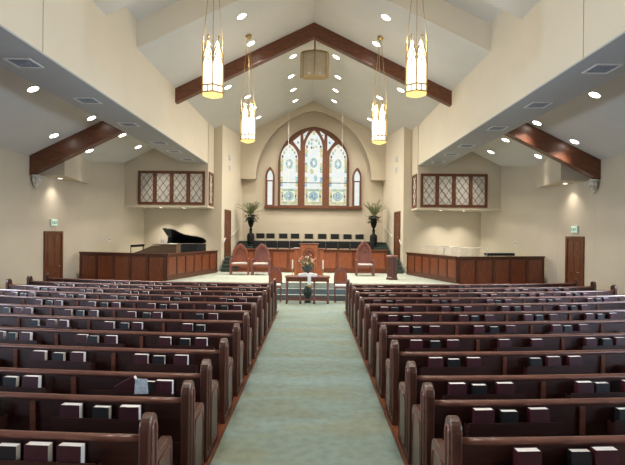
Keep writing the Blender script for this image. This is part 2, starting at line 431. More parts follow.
# lattice windows of the organ chambers
def lattice(label, loc, rz, n, w, hgt):
    t = thing('lattice_screen', label, 'lattice screen', loc, rz)
    pw = w/n; f = .075
    b = NB(); bx(b, 0, w, -.04, 0, 0, f); bx(b, 0, w, -.04, 0, hgt-f, hgt)
    for k in range(n+1):
        x = pw*k; a0 = 0 if k == 0 else x-f/2; a1 = w if k == n else x+f/2
        if k == 0: a1 = f
        if k == n: a0 = w-f
        bx(b, a0, a1, -.045, 0, f, hgt-f)
    OB('frame', b, 'winwood', t)
    for k in range(n):
        x0 = pw*k+f*.5+(.035 if k == 0 else 0)+.02; x1 = pw*(k+1)-f*.5-(.035 if k == n-1 else 0)-.02
        b = NB(); z0, z1 = f+.03, hgt-f-.03
        bx(b, x0-.03, x1+.03, -.006, -.001, z0-.03, z1+.03); OB('cloth_backing', b, 'screen', t)
        b = NB()
        bx(b, x0-.022, x0+.02, -.03, -.006, z0-.03, z1+.03); bx(b, x1-.02, x1+.022, -.03, -.006, z0-.03, z1+.03)
        bx(b, x0, x1, -.03, -.006, z0-.03, z0+.01); bx(b, x0, x1, -.03, -.006, z1-.01, z1+.03)
        ww, hh = x1-x0, z1-z0
        nx, nz = 2, 3
        for q in range(-nz-nx, nz+nx+1):
            for sg in (1, -1):
                # line x = x0 + ww*(u), z = z0 + hh*v with v = (u*nx*sg + q)/nz*...
                pts = []
                for uu in [i/60 for i in range(61)]:
                    v = (sg*uu*nx + q + .5*nx)/nz + (0 if sg > 0 else 0)
                    if -1e-6 <= v <= 1+1e-6: pts.append((x0+ww*uu, z0+hh*v))
                if len(pts) > 2: beam(b, (pts[0][0], -.016, pts[0][1]), (pts[-1][0], -.016, pts[-1][1]), .012, .016)
        OB('lattice', b, 'doorwood', t)
    return t
lattice('wide diamond lattice screen high over the grand piano', (-7.46, 20.3, 3.40), 0, 4, 2.86, 1.44)
lattice('wide diamond lattice screen high over the wire chairs', (4.60, 20.3, 3.40), 0, 4, 2.86, 1.44)
lattice('narrow lattice screen on the return beside the left pier', (-4.468, 20.38, 3.40), PI/2, 1, .82, 1.44)
lattice('narrow lattice screen on the return beside the right pier', (4.468, 21.2, 3.40), -PI/2, 1, .82, 1.44)

# ------------------------------------------------------------------ doors
def door(name, loc, rz, w, hgt, panels=True):
    o = bpy.data.objects.new(name, None); COL.objects.link(o); o.location = loc; o.rotation_euler = (0, 0, rz); o['kind'] = 'structure'
    b = NB(); bx(b, 0, .09, -.05, 0, 0, hgt); bx(b, w-.09, w, -.05, 0, 0, hgt); bx(b, .09, w-.09, -.05, 0, hgt-.09, hgt)
    OB('door_frame', b, 'doorwood', o)
    b = NB(); bx(b, .09, w-.09, -.02, -.001, 0.01, hgt-.09); OB('door_leaf', b, 'doorwood', o)
    b = NB()
    W = w-.18
    for c in (0, 1):
        for z0, z1 in ((.2, .82), (.98, 1.55), (1.68, hgt-.2)):
            x0 = .09+.1+c*(W/2-.03); x1 = x0+W/2-.17
            bx(b, x0, x1, -.032, -.02, z0, z1)
    OB('door_panels', b, 'winwood', o, bevel=.01)
    b = NB(); tube(b, [(w-.2, -.02, 1.0), (w-.2, -.07, 1.0), (w-.28, -.075, 1.0)], .012); OB('door_handle', b, 'steel', o)
    return o
def along(p, q, t): return (p[0]+(q[0]-p[0])*t, p[1]+(q[1]-p[1])*t)
a1 = math.atan2(2.0, .20)
# left: wall runs (-9.13,15.3)->(-8.93,17.3); its room side is on the right of travel
door('door_1', (-9.058, 16.02, 0), math.atan2(2, .2), 1.0, 2.22)
door('door_2', (8.983, 16.77, 0), math.atan2(-2, .2), .96, 2.22)
la = math.atan2(25.1-21.45, -3.72+4.1)
door('door_3', (-4.055, 21.88, 1.1), la, .95, 2.2)
door('door_4', (3.957, 22.82, 1.1), -la, .95, 2.2)
def wallbox(name, label, cat, loc, rz, w, hgt, mat, d=.05):
    t = thing(name, label, cat, loc, rz)
    b = NB(); bx(b, -w/2, w/2, -d, 0, 0, hgt); OB('housing', b, 'exitbox', t, bevel=.006)
    b = NB(); bx(b, -w/2+.02, w/2-.02, -d-.006, -d, .02, hgt-.02); OB('face', b, mat, t)
    return t
def exit_sign(label, loc, rz):
    t = wallbox('exit_sign', label, 'sign', loc, rz, .34, .24, 'exit')
    # EXIT letters
    b = NB(); strokes = {'E': [((0, 0), (0, 1)), ((0, 0), (.6, 0)), ((0, .5), (.5, .5)), ((0, 1), (.6, 1))], 'X': [((0, 0), (.6, 1)), ((.6, 0), (0, 1))],
                         'I': [((.3, 0), (.3, 1))], 'T': [((0, 1), (.6, 1)), ((.3, 0), (.3, 1))]}
    for i, c in enumerate('EXIT'):
        for (p, q) in strokes[c]:
            f = lambda a: (-.12+i*.066+a[0]*.075, -.062, .07+a[1]*.10)
            beam(b, f(p), f(q), .012, .006)
    OB('lettering', b, 'step', t)
exit_sign('small lit exit sign over the left side door', (-9.0, 16.5, 2.40), math.atan2(2, .2))
exit_sign('small lit exit sign over the right side door', (9.022, 16.28, 2.34), math.atan2(-2, .2))
wa = math.atan2(4.3, 1.27)
for s, w in ((-1, 'left'), (1, 'right')):
    y = 19.4; x = 8.93-(y-17.3)*1.27/4.3
    t = thing('thermostat', 'small white thermostat on the wall behind the %s gallery' % w, 'thermostat', (s*x, y, 1.83), wa if s < 0 else -wa)
    b = NB(); bx(b, -.07, .07, -.03, 0, 0, .13); OB('housing', b, 'exitbox', t, bevel=.008)
    b = NB(); bx(b, -.035, .035, -.035, -.03, .05, .1); OB('display', b, 'dark', t)
# wall grilles and handrails on the chancel side walls
for s, w in ((-1, 'left'), (1, 'right')):
    rr = la if s < 0 else -la
    for k, z in enumerate((5.15, 5.65)):
        y = 22.6; x = 4.1-(y-21.45)*.38/3.65
        t = thing('wall_grille', '%s square white grille high on the %s chancel wall' % (('lower', 'upper')[k], w), 'vent', (s*x, y, z), rr)
        b = NB(); bx(b, -.15, .15, -.02, 0, 0, .3); OB('frame', b, 'white', t)
        b = NB()
        for q in range(6): bx(b, -.12, .12, -.03, -.02, .03+q*.043, .05+q*.043)
        OB('slat', b, 'vent', t)
    t = thing('handrail', 'white sloping handrail on the %s chancel wall above the choir steps' % w, 'handrail')
    b = NB(); f = lambda y: s*(4.1-(y-21.45)*.38/3.65-.06)
    tube(b, [(f(23.0), 23.0, 2.10), (f(24.6), 24.6, 2.62)], .022, 8); OB('rail', b, 'white', t, smooth=True)
    for y, z in ((23.3, 2.2), (24.4, 2.555)):
        b = NB(); tube(b, [(f(y), y, z), (f(y)+s*.065, y, z-.03)], .012); OB('bracket', b, 'white', t)
    t = thing('handrail', 'short white handrail beside the %s chancel door' % w, 'handrail')
    b = NB(); tube(b, [(f(21.5), 21.5, 1.72), (f(21.82), 21.82, 1.98)], .022, 8); OB('rail', b, 'white', t, smooth=True)
    b = NB(); tube(b, [(f(21.66), 21.66, 1.85), (f(21.66)+s*.065, 21.66, 1.82)], .012); OB('bracket', b, 'white', t)

# ------------------------------------------------------------------ stained glass window
WS = 25.1/475
Zp = lambda y: CZ+(233.2-y)*WS
def shrink(poly, k, cx, cz): return [(cx+(x-cx)*k, cz+(z-cz)*k) for x, z in poly]
main = gothic(xc, 1.87, Zp(206), Zp(165), Zp(127), 16)
cl = gothic(xc, .46, Zp(205), Zp(148.5), Zp(130.5), 10)
sl = {s: gothic(xc+s*1.285, .455, Zp(205), Zp(158.5), Zp(144), 10) for s in (-1, 1)}
def px(p, s): return (xc+s*(313.7-p[0])*-1*WS if s > 0 else xc+(p[0]-313.7)*WS, Zp(p[1]))
def tri(pts, s): return [(xc+(-s)*(p[0]-313.7)*WS*1.0, Zp(p[1])) for p in pts]
t1 = {s: tri([(292.8, 141.2), (300.3, 135.2), (300.3, 151)], s) for s in (-1, 1)}
t2 = {s: tri([(303.0, 134.2), (308.2, 130.6), (303.5, 140.5)], s) for s in (-1, 1)}
for w in (t1, t2):
    for s in (-1, 1): pass
root = bpy.data.objects.new('window_1', None); COL.objects.link(root); root['kind'] = 'structure'
b = NB(); plate(b, main, [cl, sl[-1], sl[1], t1[-1], t1[1], t2[-1], t2[1]], 25.0, 25.09); OB('window_frame', b, 'winwood', root)
b = NB()
inner = gothic(xc, 1.80, Zp(205.4), Zp(165), Zp(128.6), 16)
plate(b, main, [inner], 24.96, 25.0); OB('window_casing', b, 'winwood', root)
b = NB()
for l in (cl, sl[-1], sl[1]):
    cx = sum(p[0] for p in (l[0], l[-1]))/2
    prism(b, [(x, z) for x, z in l], 'y', 25.065, 25.085, 0)
for l in (t1[-1], t1[1], t2[-1], t2[1]): prism(b, l, 'y', 25.065, 25.085, 0)
def orn(cx, cz, w, h, mi, n=10, ph=0, y=25.055):
    prism(b, [(cx+w*math.cos(2*PI*k/n+ph), cz+h*math.sin(2*PI*k/n+ph)) for k in range(n)], 'y', y, y+.006, mi)
def rectp(x0, x1, z0, z1, mi, y=25.060): bx(b, x0, x1, y, y+.004, z0, z1, mi)
# mats: 0 white 1 gold 2 blue 3 green 4 dark
for cx, top, spr, kind in ((xc-1.285, Zp(144), Zp(158.5), 's'), (xc, Zp(130.5), Zp(148.5), 'c'), (xc+1.285, Zp(144), Zp(158.5), 's')):
    z0 = Zp(205)+.03
    for s in (-1, 1):
        e = cx+s*.455; i = cx+s*.335
        z = z0+.95; k = 0
        while z < spr-.25:
            hgt = .22+.08*(k % 2)
            rectp(min(e, i), max(e, i), z, z+hgt, (1, 2, 0, 3, 1, 0)[k % 6] if s > 0 else (2, 1, 0, 1, 3, 0)[k % 6]); z += hgt; k += 1
        # capitals at the cusps
        orn(cx+s*.38, spr-.12, .07, .16, 1, 8)
        orn(cx+s*.36, spr+.10, .05, .08, 4, 6)
        orn(cx+s*.27, spr+.30, .05, .10, 3, 6); orn(cx+s*.16, spr+.46, .05, .08, 1, 6)
    orn(cx, top-.14, .08, .09, 1, 6)
    # lower rosette panel
    rectp(cx-.44, cx+.44, z0, z0+.16, 1); rectp(cx-.44, cx-.30, z0+.16, z0+.85, 1); rectp(cx+.30, cx+.44, z0+.16, z0+.85, 1)
    rectp(cx-.30, cx+.30, z0+.70, z0+.82, 3)
    orn(cx, z0+.44, .27, .25, 3, 12); orn(cx, z0+.44, .20, .19, 2, 8, y=25.05)
    for q in range(6):
        a = q*PI/3; orn(cx+.1*math.cos(a), z0+.44+.1*math.sin(a), .03, .03, 4, 5, y=25.044)
    orn(cx-.35, z0+.44, .035, .09, 4, 6, y=25.05); orn(cx+.35, z0+.44, .035, .09, 4, 6, y=25.05)
    # upper medallion
    zz = spr-.28 if kind == 's' else spr-.75
    orn(cx, zz, .19, .27, 3, 10); orn(cx, zz, .15, .22, 2, 10, y=25.05); orn(cx, zz, .07, .12, 0, 8, y=25.044)
    if kind == 'c':
        for q in range(7): orn(cx+random.uniform(-.22, .22), spr+random.uniform(.0, .5), .05, .07, random.choice((1, 2, 3, 4)), 6)
        orn(cx-.1, spr-1.2, .1, .14, 1, 7); orn(cx+.1, spr-1.55, .1, .18, 2, 7)
for s in (-1, 1):
    for tt in (t1[s], ):
        cx = sum(p[0] for p in tt)/3; cz = sum(p[1] for p in tt)/3; orn(cx, cz, .07, .07, 2, 6); orn(cx, cz, .03, .03, 4, 5, y=25.05)
    cx = sum(p[0] for p in t2[s])/3; cz = sum(p[1] for p in t2[s])/3; orn(cx, cz, .05, .05, 2, 6)
OB('glass', b, ['g_white', 'g_gold', 'g_blue', 'g_green', 'g_dark'], root)
b = NB()
for cx in (xc-1.285, xc, xc+1.285): bx(b, cx-.46, cx+.46, 25.03, 25.05, Zp(183), Zp(182.4))
OB('glazing_bar', b, 'dark', root)
b = NB(); bx(b, xc-2.56, xc+2.56, 24.94, 25.09, Zp(208.6), Zp(206)); OB('window_sill', b, 'winwood', root, bevel=.01)
for s in (-1, 1):
    r2 = bpy.data.objects.new('window_%d' % (2 if s < 0 else 3), None); COL.objects.link(r2); r2['kind'] = 'structure'
    cx = xc+s*2.29
    o_ = gothic(cx, .235, Zp(206), Zp(177), Zp(167), 8); i1 = gothic(cx, .15, Zp(180.5), Zp(177), Zp(170.2), 8); i2 = [(cx-.13, Zp(205)), (cx+.13, Zp(205)), (cx+.13, Zp(181.6)), (cx-.13, Zp(181.6))]
    b = NB(); plate(b, o_, [i1, i2], 24.98, 25.09); OB('window_frame', b, 'winwood', r2)
    b = NB(); prism(b, i1, 'y', 25.065, 25.085); prism(b, i2, 'y', 25.065, 25.085); OB('glass', b, 'g_white', r2)
# hanging microphone wires
for s, w in ((-1, 'left'), (1, 'right')):
    x = s*1.28+.1; y = 22.6
    t = thing('hanging_microphone', 'thin wire with a tiny microphone hanging over the choir, %s one' % w, 'microphone', (x, y, 0))
    b = NB(); tube(b, [(0, 0, 3.55), (0, 0, roof(x)-.005)], .008, 5); OB('wire', b, 'white', t)
    b = NB(); lathe(b, [(.008, 3.45), (.014, 3.47), (.014, 3.54), (.006, 3.56)], 8); OB('microphone_capsule', b, 'dark', t)

# ------------------------------------------------------------------ pews
DD = [3.29, 4.02, 4.70, 5.64, 6.56, 7.52, 8.49, 9.47, 10.4, 11.3, 12.2, 13.1]
off = lambda x: .017*x*x
RK = [1.70, 2.94, 4.18, 5.42, 6.66]
protos = {}
def make_pew(s, side):
    t = thing('church_pew', 'pew', 'pew', (0, 0, 0), 0, None)
    xs = [s*(1.05+(7.80-1.05)*i/24) for i in range(25)]
    b = NB(); sweep(b, [(.0, .80), (.02, .12), (.045, .12), (.035, .80)], xs, off); OB('backrest', b, 'pew', t)
    b = NB()
    prof = [(.018+.034*math.cos(a), .822+.026*math.sin(a)) for a in [2*PI*k/10 for k in range(10)]]
    sweep(b, prof, xs, off); OB('top_rail', b, 'rail', t, smooth=True)
    b = NB(); sweep(b, [(.045, .42), (.045, .46), (.48, .47), (.50, .455), (.48, .43)], xs, off); OB('seat', b, 'pew', t)
    b = NB(); sweep(b, [(-.012, .44), (.008, .44), (.008, .485), (-.012, .485)], xs, off); OB('back_batten', b, 'pew', t)
    for k in range(5):
        x = s*(1.09+RK[k]-1.70+1.23); 
        b = NB(); bx(b, x-.022, x+.022, -.018+off(x), .012+off(x), .14, .79); OB('stile', b, 'rail', t)
    for k in range(4):
        x = s*(2.3+k*1.6); b = NB(); bx(b, x-.03, x+.03, .04+off(x), .42+off(x), .0, .43); OB('support', b, 'pew', t)
    for r in RK:
        x = s*r; b = NB(); ex = .40; y = off(x)
        rot = math.atan(2*.017*x)
        n0 = len(b.verts)
        bx(b, -ex, ex, -.095, -.004, .565, .577); bx(b, -ex, ex, -.103, -.095, .565, .70)
        bx(b, -ex, -ex+.012, -.095, -.004, .577, .67); bx(b, ex-.012, ex, -.095, -.004, .577, .67)
        bmesh.ops.transform(b, matrix=Matrix.Translation((x, y, 0)) @ Matrix.Rotation(rot, 4, 'Z'), verts=b.verts[:])
        OB('book_rack', b, 'pew', t)
    for xe, inner in ((.975, True), (7.80, False)):
        y0 = off(xe)-.03
        arc = lambda cx, cz, r, a0, a1, n: [(cx+r*math.cos(a0+(a1-a0)*i/n), cz+r*math.sin(a0+(a1-a0)*i/n)) for i in range(n+1)]
        pr = [(0, 0), (0, .89)] + arc(.09, .89, .09, PI, 0, 10)[1:] + [(.18, .72)] + arc(.24, .72, .06, PI, 1.5*PI, 4)[1:] + [(.30, .655)] + arc(.46, .57, .09, PI/2, 0, 6) + [(.55, .10), (.57, .08), (.57, 0)]
        pr = [(y0+a, z) for a, z in pr]
        b = NB(); prism(b, pr, 'x', s*xe, s*(xe+.075)); e = OB('pew_end', b, 'pewend', t, bevel=.012)
        b = NB()
        pm = [(y0+a, z) for a, z in [(.04, .10), (.04, .87)] + arc(.09, .87, .05, PI, 0, 8)[1:] + [(.14, .10)]]
        xo = s*xe if inner else s*(xe+.075)
        dr = -s if inner else s
        tube(b, [(xo+dr*.002, p[0], p[1]) for p in pm], .011, 6)
        pm = [(y0+a, z) for a, z in [(.19, .10), (.19, .60), (.44, .60), (.50, .55), (.50, .10), (.19, .10)]]
        tube(b, [(xo+dr*.002, p[0], p[1]) for p in pm], .009, 6)
        OB('end_moulding', b, 'rail', e, smooth=True)
    return t
for s, w in ((-1, 'left'), (1, 'right')):
    pr = make_pew(s, w); protos[s] = pr
    for i, d in enumerate(DD):
        D = d-.09
        lab = 'long dark wooden pew, %s row from the camera in the %s block' % (ORD[i], w) if i < 11 else 'long dark wooden pew at the very front of the %s block' % w
        if i == 0:
            first = pr; first['label'] = lab; first['group'] = 'pews of the %s block' % w; loc0 = (0, D, 0)
        else: dup(pr, (0, D, 0), lab)
    loc0 = (-.08 if s < 0 else 0, loc0[1], 0)
    pr.location = loc0
# hymnals
def make_book(cov, w, h, th, word):
    t = thing(word, 'book', 'book')
    b = NB(); bx(b, -w/2, w/2, -th/2, -th/2+.004, 0, h); bx(b, -w/2, w/2, th/2-.004, th/2, 0, h); bx(b, -w/2, -w/2+.004, -th/2+.004, th/2-.004, 0, h)
    OB('cover', b, cov, t)
    b = NB(); bx(b, -w/2+.004, w/2-.005, -th/2+.004, th/2-.004, .004, h-.003); OB('page_block', b, 'page', t)
    return t
bkm = make_book('maroon', .165, .222, .066, 'hymnal'); bkb = make_book('blackbook', .140, .208, .058, 'pew_bible')
used = set()
NEAR = {(1, 0, 0): (0, .14, .11), (1, 1, 0): (.02, -.06, -.05), (-1, 2, 0): (.09, .16, .12)}
def put(kind, loc, rz, tilt, label, group):
    p = bkm if kind == 'maroon' else bkb
    if kind not in used:
        used.add(kind); KID[p.name] = [(c, []) for c in kids(p)]; o = p; o['label'] = label; o.location = loc
    else: o = dup(p, loc, label)
    o['group'] = group; o.rotation_euler = (tilt, 0, rz); return o
for s, w in ((-1, 'left'), (1, 'right')):
    for i, d in enumerate(DD):
        D = d-.09
        for k, r in enumerate(RK):
            if r-.3 > .67*d: continue
            rnd = random.Random(100*i+10*k+(s > 0))
            if i == 11 and k == 4: continue
            kinds = ['maroon', 'black', 'maroon'] if rnd.random() < .8 else ['black', 'maroon', 'maroon']
            xo = [-.24+rnd.uniform(-.05, .03), -.02+rnd.uniform(-.03, .04), .21+rnd.uniform(-.03, .06)]
            for j in range(3):
                skip = rnd.random() < .04
                if skip and i > 3: continue
                adj = NEAR.get((s, i, k), (0, 0, 0))[j]
                x = s*r + xo[j] + adj + (-.08 if s < 0 and i == 0 else 0); x0 = s*r
                kd = kinds[j]
                rot = math.atan(2*.017*x0)
                # from the viewer: left, middle, right in the rack
                wd = ('left', 'middle', 'right')[j]
                y = off(x0)+(x-x0)*math.tan(rot)
                row = '%s pew row' % ORD[i]
                lab = '%s %s, %s in %s rack from centre aisle, %s %s pew' % (kd, 'hymnal' if kd == 'maroon' else 'bible', wd, ORD[k], ORD[i], w)
                bo = put(kd, (x, D+y-.058, .5785), rot+rnd.uniform(-.02, .02), rnd.uniform(-.03, .03), lab, 'books in the pew racks')
                if (s, i, k, j) == (-1, 2, 0, 0): bo.rotation_euler = (0, 1.05, 0); bo.location = (-1.84, D+y-.062, .655); bo['label'] = 'maroon hymnal tipped over sideways in the third left pew rack by the leaflet'
t = thing('paper_leaflet', 'pale blue printed leaflet leaning over a tilted book in the third left pew rack', 'paper', (-1.60, 4.60, .69), .1)
b = NB(); prism(b, [(-.06, 0), (.07, 0), (.06, .14), (-.05, .15)], 'y', -.09, -.087); OB('sheet', b, 'paper', t)

# ------------------------------------------------------------------ thrones and chairs
def arc_back(w, z0, spring, apex): return gothic(0, w/2, z0, spring, apex, 8)
def throne(label, loc, rz, w=.78, h=1.3, mat='throne'):
    """faces -y (towards the camera)"""
    t = thing('throne_chair', label, 'chair', loc, rz)
    bw = w*.80
    b = NB(); plate(b, arc_back(bw, .40, h-.50, h), [arc_back(bw-.16, .52, h-.50, h-.13)], .25, .32); OB('back_frame', b, mat, t, bevel=.006)
    b = NB(); prism(b, arc_back(bw-.15, .51, h-.50, h-.12), 'y', .275, .30); OB('back_panel', b, mat, t)
    b = NB()
    for s in (-1, 1): beam(b, (s*(bw/2-.10), .268, h-.44), (0, .268, h-.17), .025)
    lathe(b, [(.02, 0), (.05, .012), (.02, .024)], 8); 
    bmesh.ops.translate(b, verts=[v for v in b.verts if v.co.z < .03], vec=(0, .268, h-.42))
    OB('tracery', b, 'rail', t)
    b = NB(); bx(b, -w/2+.06, w/2-.06, -.26, .25, .36, .43); OB('seat', b, mat, t, bevel=.006)
    b = NB(); bx(b, -w/2+.09, w/2-.09, -.25, .24, .43, .49); OB('cushion', b, 'cushion', t, bevel=.02)
    for s in (-1, 1):
        b = NB(); x = s*(w/2-.045)
        bx(b, x-.035, x+.035, -.28, .27, .62, .66); OB('armrest', b, mat, t, bevel=.01)
        for y in (-.24, .22):
            b = NB(); bx(b, x-.032, x+.032, y-.032, y+.032, 0, .62); OB('leg', b, mat, t, bevel=.008)
    b = NB(); bx(b, -w/2+.07, w/2-.07, -.25, -.22, .12, .16); OB('stretcher', b, mat, t)
    return t
throne('high backed wooden throne chair, leftmost on the stage', (-2.98, 19.6, .51), .08, .80, 1.28, 'redthrone')
throne('high backed purplish throne chair between leftmost throne and pulpit', (-2.10, 19.6, .51), 0, .78, 1.30)
throne('tall high backed throne chair right of the pulpit', (2.18, 19.6, .51), 0, .78, 1.43)
def side_chair(label, x):
    t = thing('gothic_side_chair', label, 'chair', (x, 15.42, .0145), 0)
    w = .44; h = 1.14
    b = NB(); plate(b, arc_back(w, .56, h-.36, h), [arc_back(w-.12, .64, h-.36, h-.12)], .17, .21); OB('back_frame', b, 'throne', t)
    b = NB(); prism(b, arc_back(w-.11, .63, h-.36, h-.11), 'y', .18, .20); OB('back_panel', b, 'redwood', t)
    b = NB(); bx(b, -.21, .21, -.19, .17, .46, .51); OB('seat', b, 'throne', t)
    b = NB(); bx(b, -.19, .19, -.18, .16, .51, .57); OB('cushion', b, 'cloth', t, bevel=.02)
    for s in (-1, 1):
        b = NB(); bx(b, s*.19-.02, s*.19+.02, -.19, -.15, 0, .46); OB('leg', b, 'throne', t)
        b = NB(); bx(b, s*.19-.02, s*.19+.02, .17, .21, 0, .60); OB('leg', b, 'throne', t)
side_chair('small pointed back chair left of the communion table', -1.19)
side_chair('small pointed back chair right of the communion table', .95)

# choir chairs
def choir_chair(fm='chairframe'):
    t = thing('choir_chair', 'x', 'chair')
    b = NB(); bx(b, -.21, .21, .19, .225, .60, .86); OB('backrest', b, 'blackfab', t, bevel=.015)
    b = NB(); bx(b, -.22, .22, -.22, .18, .42, .48); OB('seat', b, 'blackfab', t, bevel=.015)
    b = NB()
    for s in (-1, 1): tube(b, [(s*.235, .22, 0), (s*.235, .20, .45), (s*.235, .225, .87)], .017, 6)
    tube(b, [(-.235, .235, .875), (.235, .235, .875)], .013, 6); tube(b, [(-.235, .20, .44), (.235, .20, .44)], .013, 6)
    OB('back_frame', b, fm, t)
    for s in (-1, 1):
        b = NB(); tube(b, [(s*.235, -.20, 0), (s*.235, -.20, .43)], .015, 6); OB('leg', b, 'chairframe', t)
    return t
cc = choir_chair()
up = [-2.73, -2.2, -1.53, -.91, -.18, .52, 1.18, 1.85, 2.48]
lo = [-2.45+.56*k for k in range(10)]
for i, x in enumerate(up):
    xx = x*.97; lab = 'black padded choir chair in the back row, %s from the left palm' % ORD[i]
    if i == 0: cc.location = (xx, 24.0, 1.351); cc['label'] = lab; cc['group'] = 'choir chairs in the back row'
    else: dup(cc, (xx, 24.0, 1.351), lab, group='choir chairs in the back row')
bb = choir_chair('black'); KID[bb.name] = [(c_, []) for c_ in kids(bb)]
for c_ in kids(bb):
    if c_.name.startswith('backrest'):
        for v in c_.data.vertices: v.co.x *= 1.18; v.co.z = .50+(v.co.z-.52)*1.2
    else:
        for v in c_.data.vertices: v.co.x *= 1.1; v.co.z *= 1.05 if v.co.z > .6 else 1
for i, x in enumerate(lo):
    if i == 0: bb.location = (x, 21.75, .951); bb['label'] = 'black padded choir chair in the front row, first from the left end'; bb['group'] = 'choir chairs in the front row'; continue
    dup(bb, (x, 21.75, .951), 'black padded choir chair in the front row, %s from the left end' % ORD[i], group='choir chairs in the front row')

# ------------------------------------------------------------------ pulpit, communion table, lectern
t = thing('pulpit', 'reddish wooden pulpit with a tall pointed arch centre panel', 'pulpit', (-.11, 17.6, .5205))
hh = 1.34
b = NB(); bx(b, -.33, .33, -.12, .10, 0, hh-.03); bx(b, -.36, .36, -.15, .13, hh-.03, hh); OB('centre_body', b, 'redthrone', t, bevel=.006)
b = NB(); plate(b, [(-.31, .1), (.31, .1), (.31, hh-.06), (-.31, hh-.06)], [gothic(0, .24, .16, .85, 1.20, 10)], -.15, -.12); OB('arch_panel', b, 'orangewood', t)
b = NB()
g1 = gothic(0, .20, .2, .85, 1.13, 8)
tube(b, [(x, -.155, z) for x, z in g1], .014, 6)
g1 = gothic(0, .12, .2, .80, .98, 8); tube(b, [(x, -.13, z) for x, z in g1], .010, 6)
OB('tracery', b, 'orangewood', t)
for s in (-1, 1):
    b = NB(); bx(b, min(s*.33, s*.54), max(s*.33, s*.54), -.05, .25, 0, hh-.22); OB('wing_panel', b, 'orangewood', t)
    b = NB(); bx(b, min(s*.35, s*.56), max(s*.35, s*.56), -.08, .28, hh-.22, hh-.19); OB('wing_top', b, 'panel', t, bevel=.005)
b = NB(); bx(b, -.37, .37, -.17, -.15, 0, .1); OB('base_trim', b, 'panel', t)
b = NB(); bx(b, -.10, .10, -.07, .07, 0, .03); tag(OB('paper_stack', b, 'page'), 'white papers on the left wing of the pulpit', 'paper').location = (-.11-.46, 17.66, .5205+hh-.188)
t = thing('communion_table', 'long wooden communion table at the foot of the steps', 'table', (-.13, 15.2, .0145))
b = NB(); bx(b, -.72, .72, -.28, .28, .82, .86); OB('tabletop', b, 'throne', t, bevel=.008)
b = NB(); bx(b, -.68, .68, -.25, -.22, .70, .82); bx(b, -.68, .68, .22, .25, .70, .82); bx(b, -.68, -.65, -.22, .22, .70, .82); bx(b, .65, .68, -.22, .22, .70, .82); OB('apron', b, 'panel', t)
for x in (-.65, -.22, .22, .65):
    for y in ((-.22, .22) if abs(x) > .5 else (-.22,)):
        b = NB(); lathe(b, [(.035, 0), (.035, .1), (.024, .14), (.03, .3), (.022, .45), (.032, .6), (.035, .70)], 8, (x, y)); OB('leg', b, 'throne', t, smooth=True)
b = NB(); bx(b, -.66, .66, -.235, -.205, .10, .15); bx(b, -.66, .66, .205, .235, .10, .15); OB('stretcher', b, 'throne', t)
zt = .0145+.8605
t = thing('open_book', 'large open white book lying under the flowers on the communion table', 'book', (-.12, 15.12, zt))
for s in (-1, 1):
    b = NB(); pts = [(0, .06)] + [(s*(.30*k/6), .06+.05*math.sin(PI*(k/6)**.6)*(1-k/8)) for k in range(1, 7)] + [(s*.30, .0), (0, .0)]
    prism(b, pts, 'y', -.14, .14); OB('page_half', b, 'cloth', t, smooth=False)
t = thing('altar_cloth', 'narrow white cloth strip with gold fringe hanging off the communion table', 'cloth', (-.07, 14.92, zt))
b = NB(); bx(b, -.055, .055, -.014, -.004, -.26, .006); bx(b, -.055, .055, -.014, .055, .001, .006); OB('strip', b, 'cloth', t)
b = NB()
for k in range(12): bx(b, -.055+k*.0095, -.055+k*.0095+.007, -.013, -.006, -.33, -.26)
OB('fringe', b, 'goldfringe', t)
for x, w in ((-.62, 'left'), (.36, 'right')):
    t = thing('candlestick', 'white candle on a brass stick at the %s end of communion table' % w, 'candle', (x, 15.3, zt))
    b = NB(); lathe(b, [(.05, 0), (.045, .015), (.012, .03), (.01, .18), (.025, .2), (.025, .22)], 10); OB('stick', b, 'gold', t, smooth=True)
    b = NB(); lathe(b, [(.022, .22), (.022, .50), (.004, .505)], 10); OB('candle', b, 'wax', t)
# flower arrangement
t = thing('flower_arrangement', 'bowl of peach and cream flowers on the communion table', 'flowers', (-.14, 15.36, zt))
t.scale = (1.25, 1.1, 1.2)
b = NB(); lathe(b, [(.09, 0), (.07, .03), (.05, .08), (.13, .16), (.16, .24), (.13, .25)], 14); OB('vase', b, 'ceramic', t, smooth=True)
b = NB(); R_ = random.Random(5)
for k in range(90):
    a = R_.uniform(0, 2*PI); r = R_.uniform(.02, .24); z = .26+R_.uniform(0, .26)*(1-r/.35)
    c = Vector((r*math.cos(a), r*math.sin(a)*.7, z)); d = Vector((math.cos(a), math.sin(a), R_.uniform(-.3, 1))).normalized()*.05; s_ = d.cross(Vector((0, 0, 1))).normalized()*.022
    q = [b.verts.new(c-d*.5), b.verts.new(c+s_), b.verts.new(c+d), b.verts.new(c-s_)]; b.faces.new(q)
OB('foliage', b, 'green', t)
b = NB()
for k in range(26):
    a = R_.uniform(0, 2*PI); r = R_.uniform(.05, .28); z = .30+R_.uniform(.0, .30)*(1-r/.5)
    x, y = r*math.cos(a), r*math.sin(a)*.7
    lathe(b, [(.004, z-.02), (.026, z), (.02, z+.025), (.004, z+.03)], 7, (x, y), k % 2)
    tube(b, [(x*.3, y*.3, .24), (x, y, z-.018)], .004, 4, 2)
OB('blossoms', b, ['petal_a', 'petal_b', 'green'], t)
t = thing('floor_urn', 'grey green urn standing under the communion table', 'urn', (-.12, 15.25, .0145))
b = NB(); lathe(b, [(.10, 0), (.12, .03), (.06, .08), (.07, .14), (.14, .28), (.15, .38), (.09, .48), (.10, .52)], 14); OB('body', b, 'ceramic', t, smooth=True)
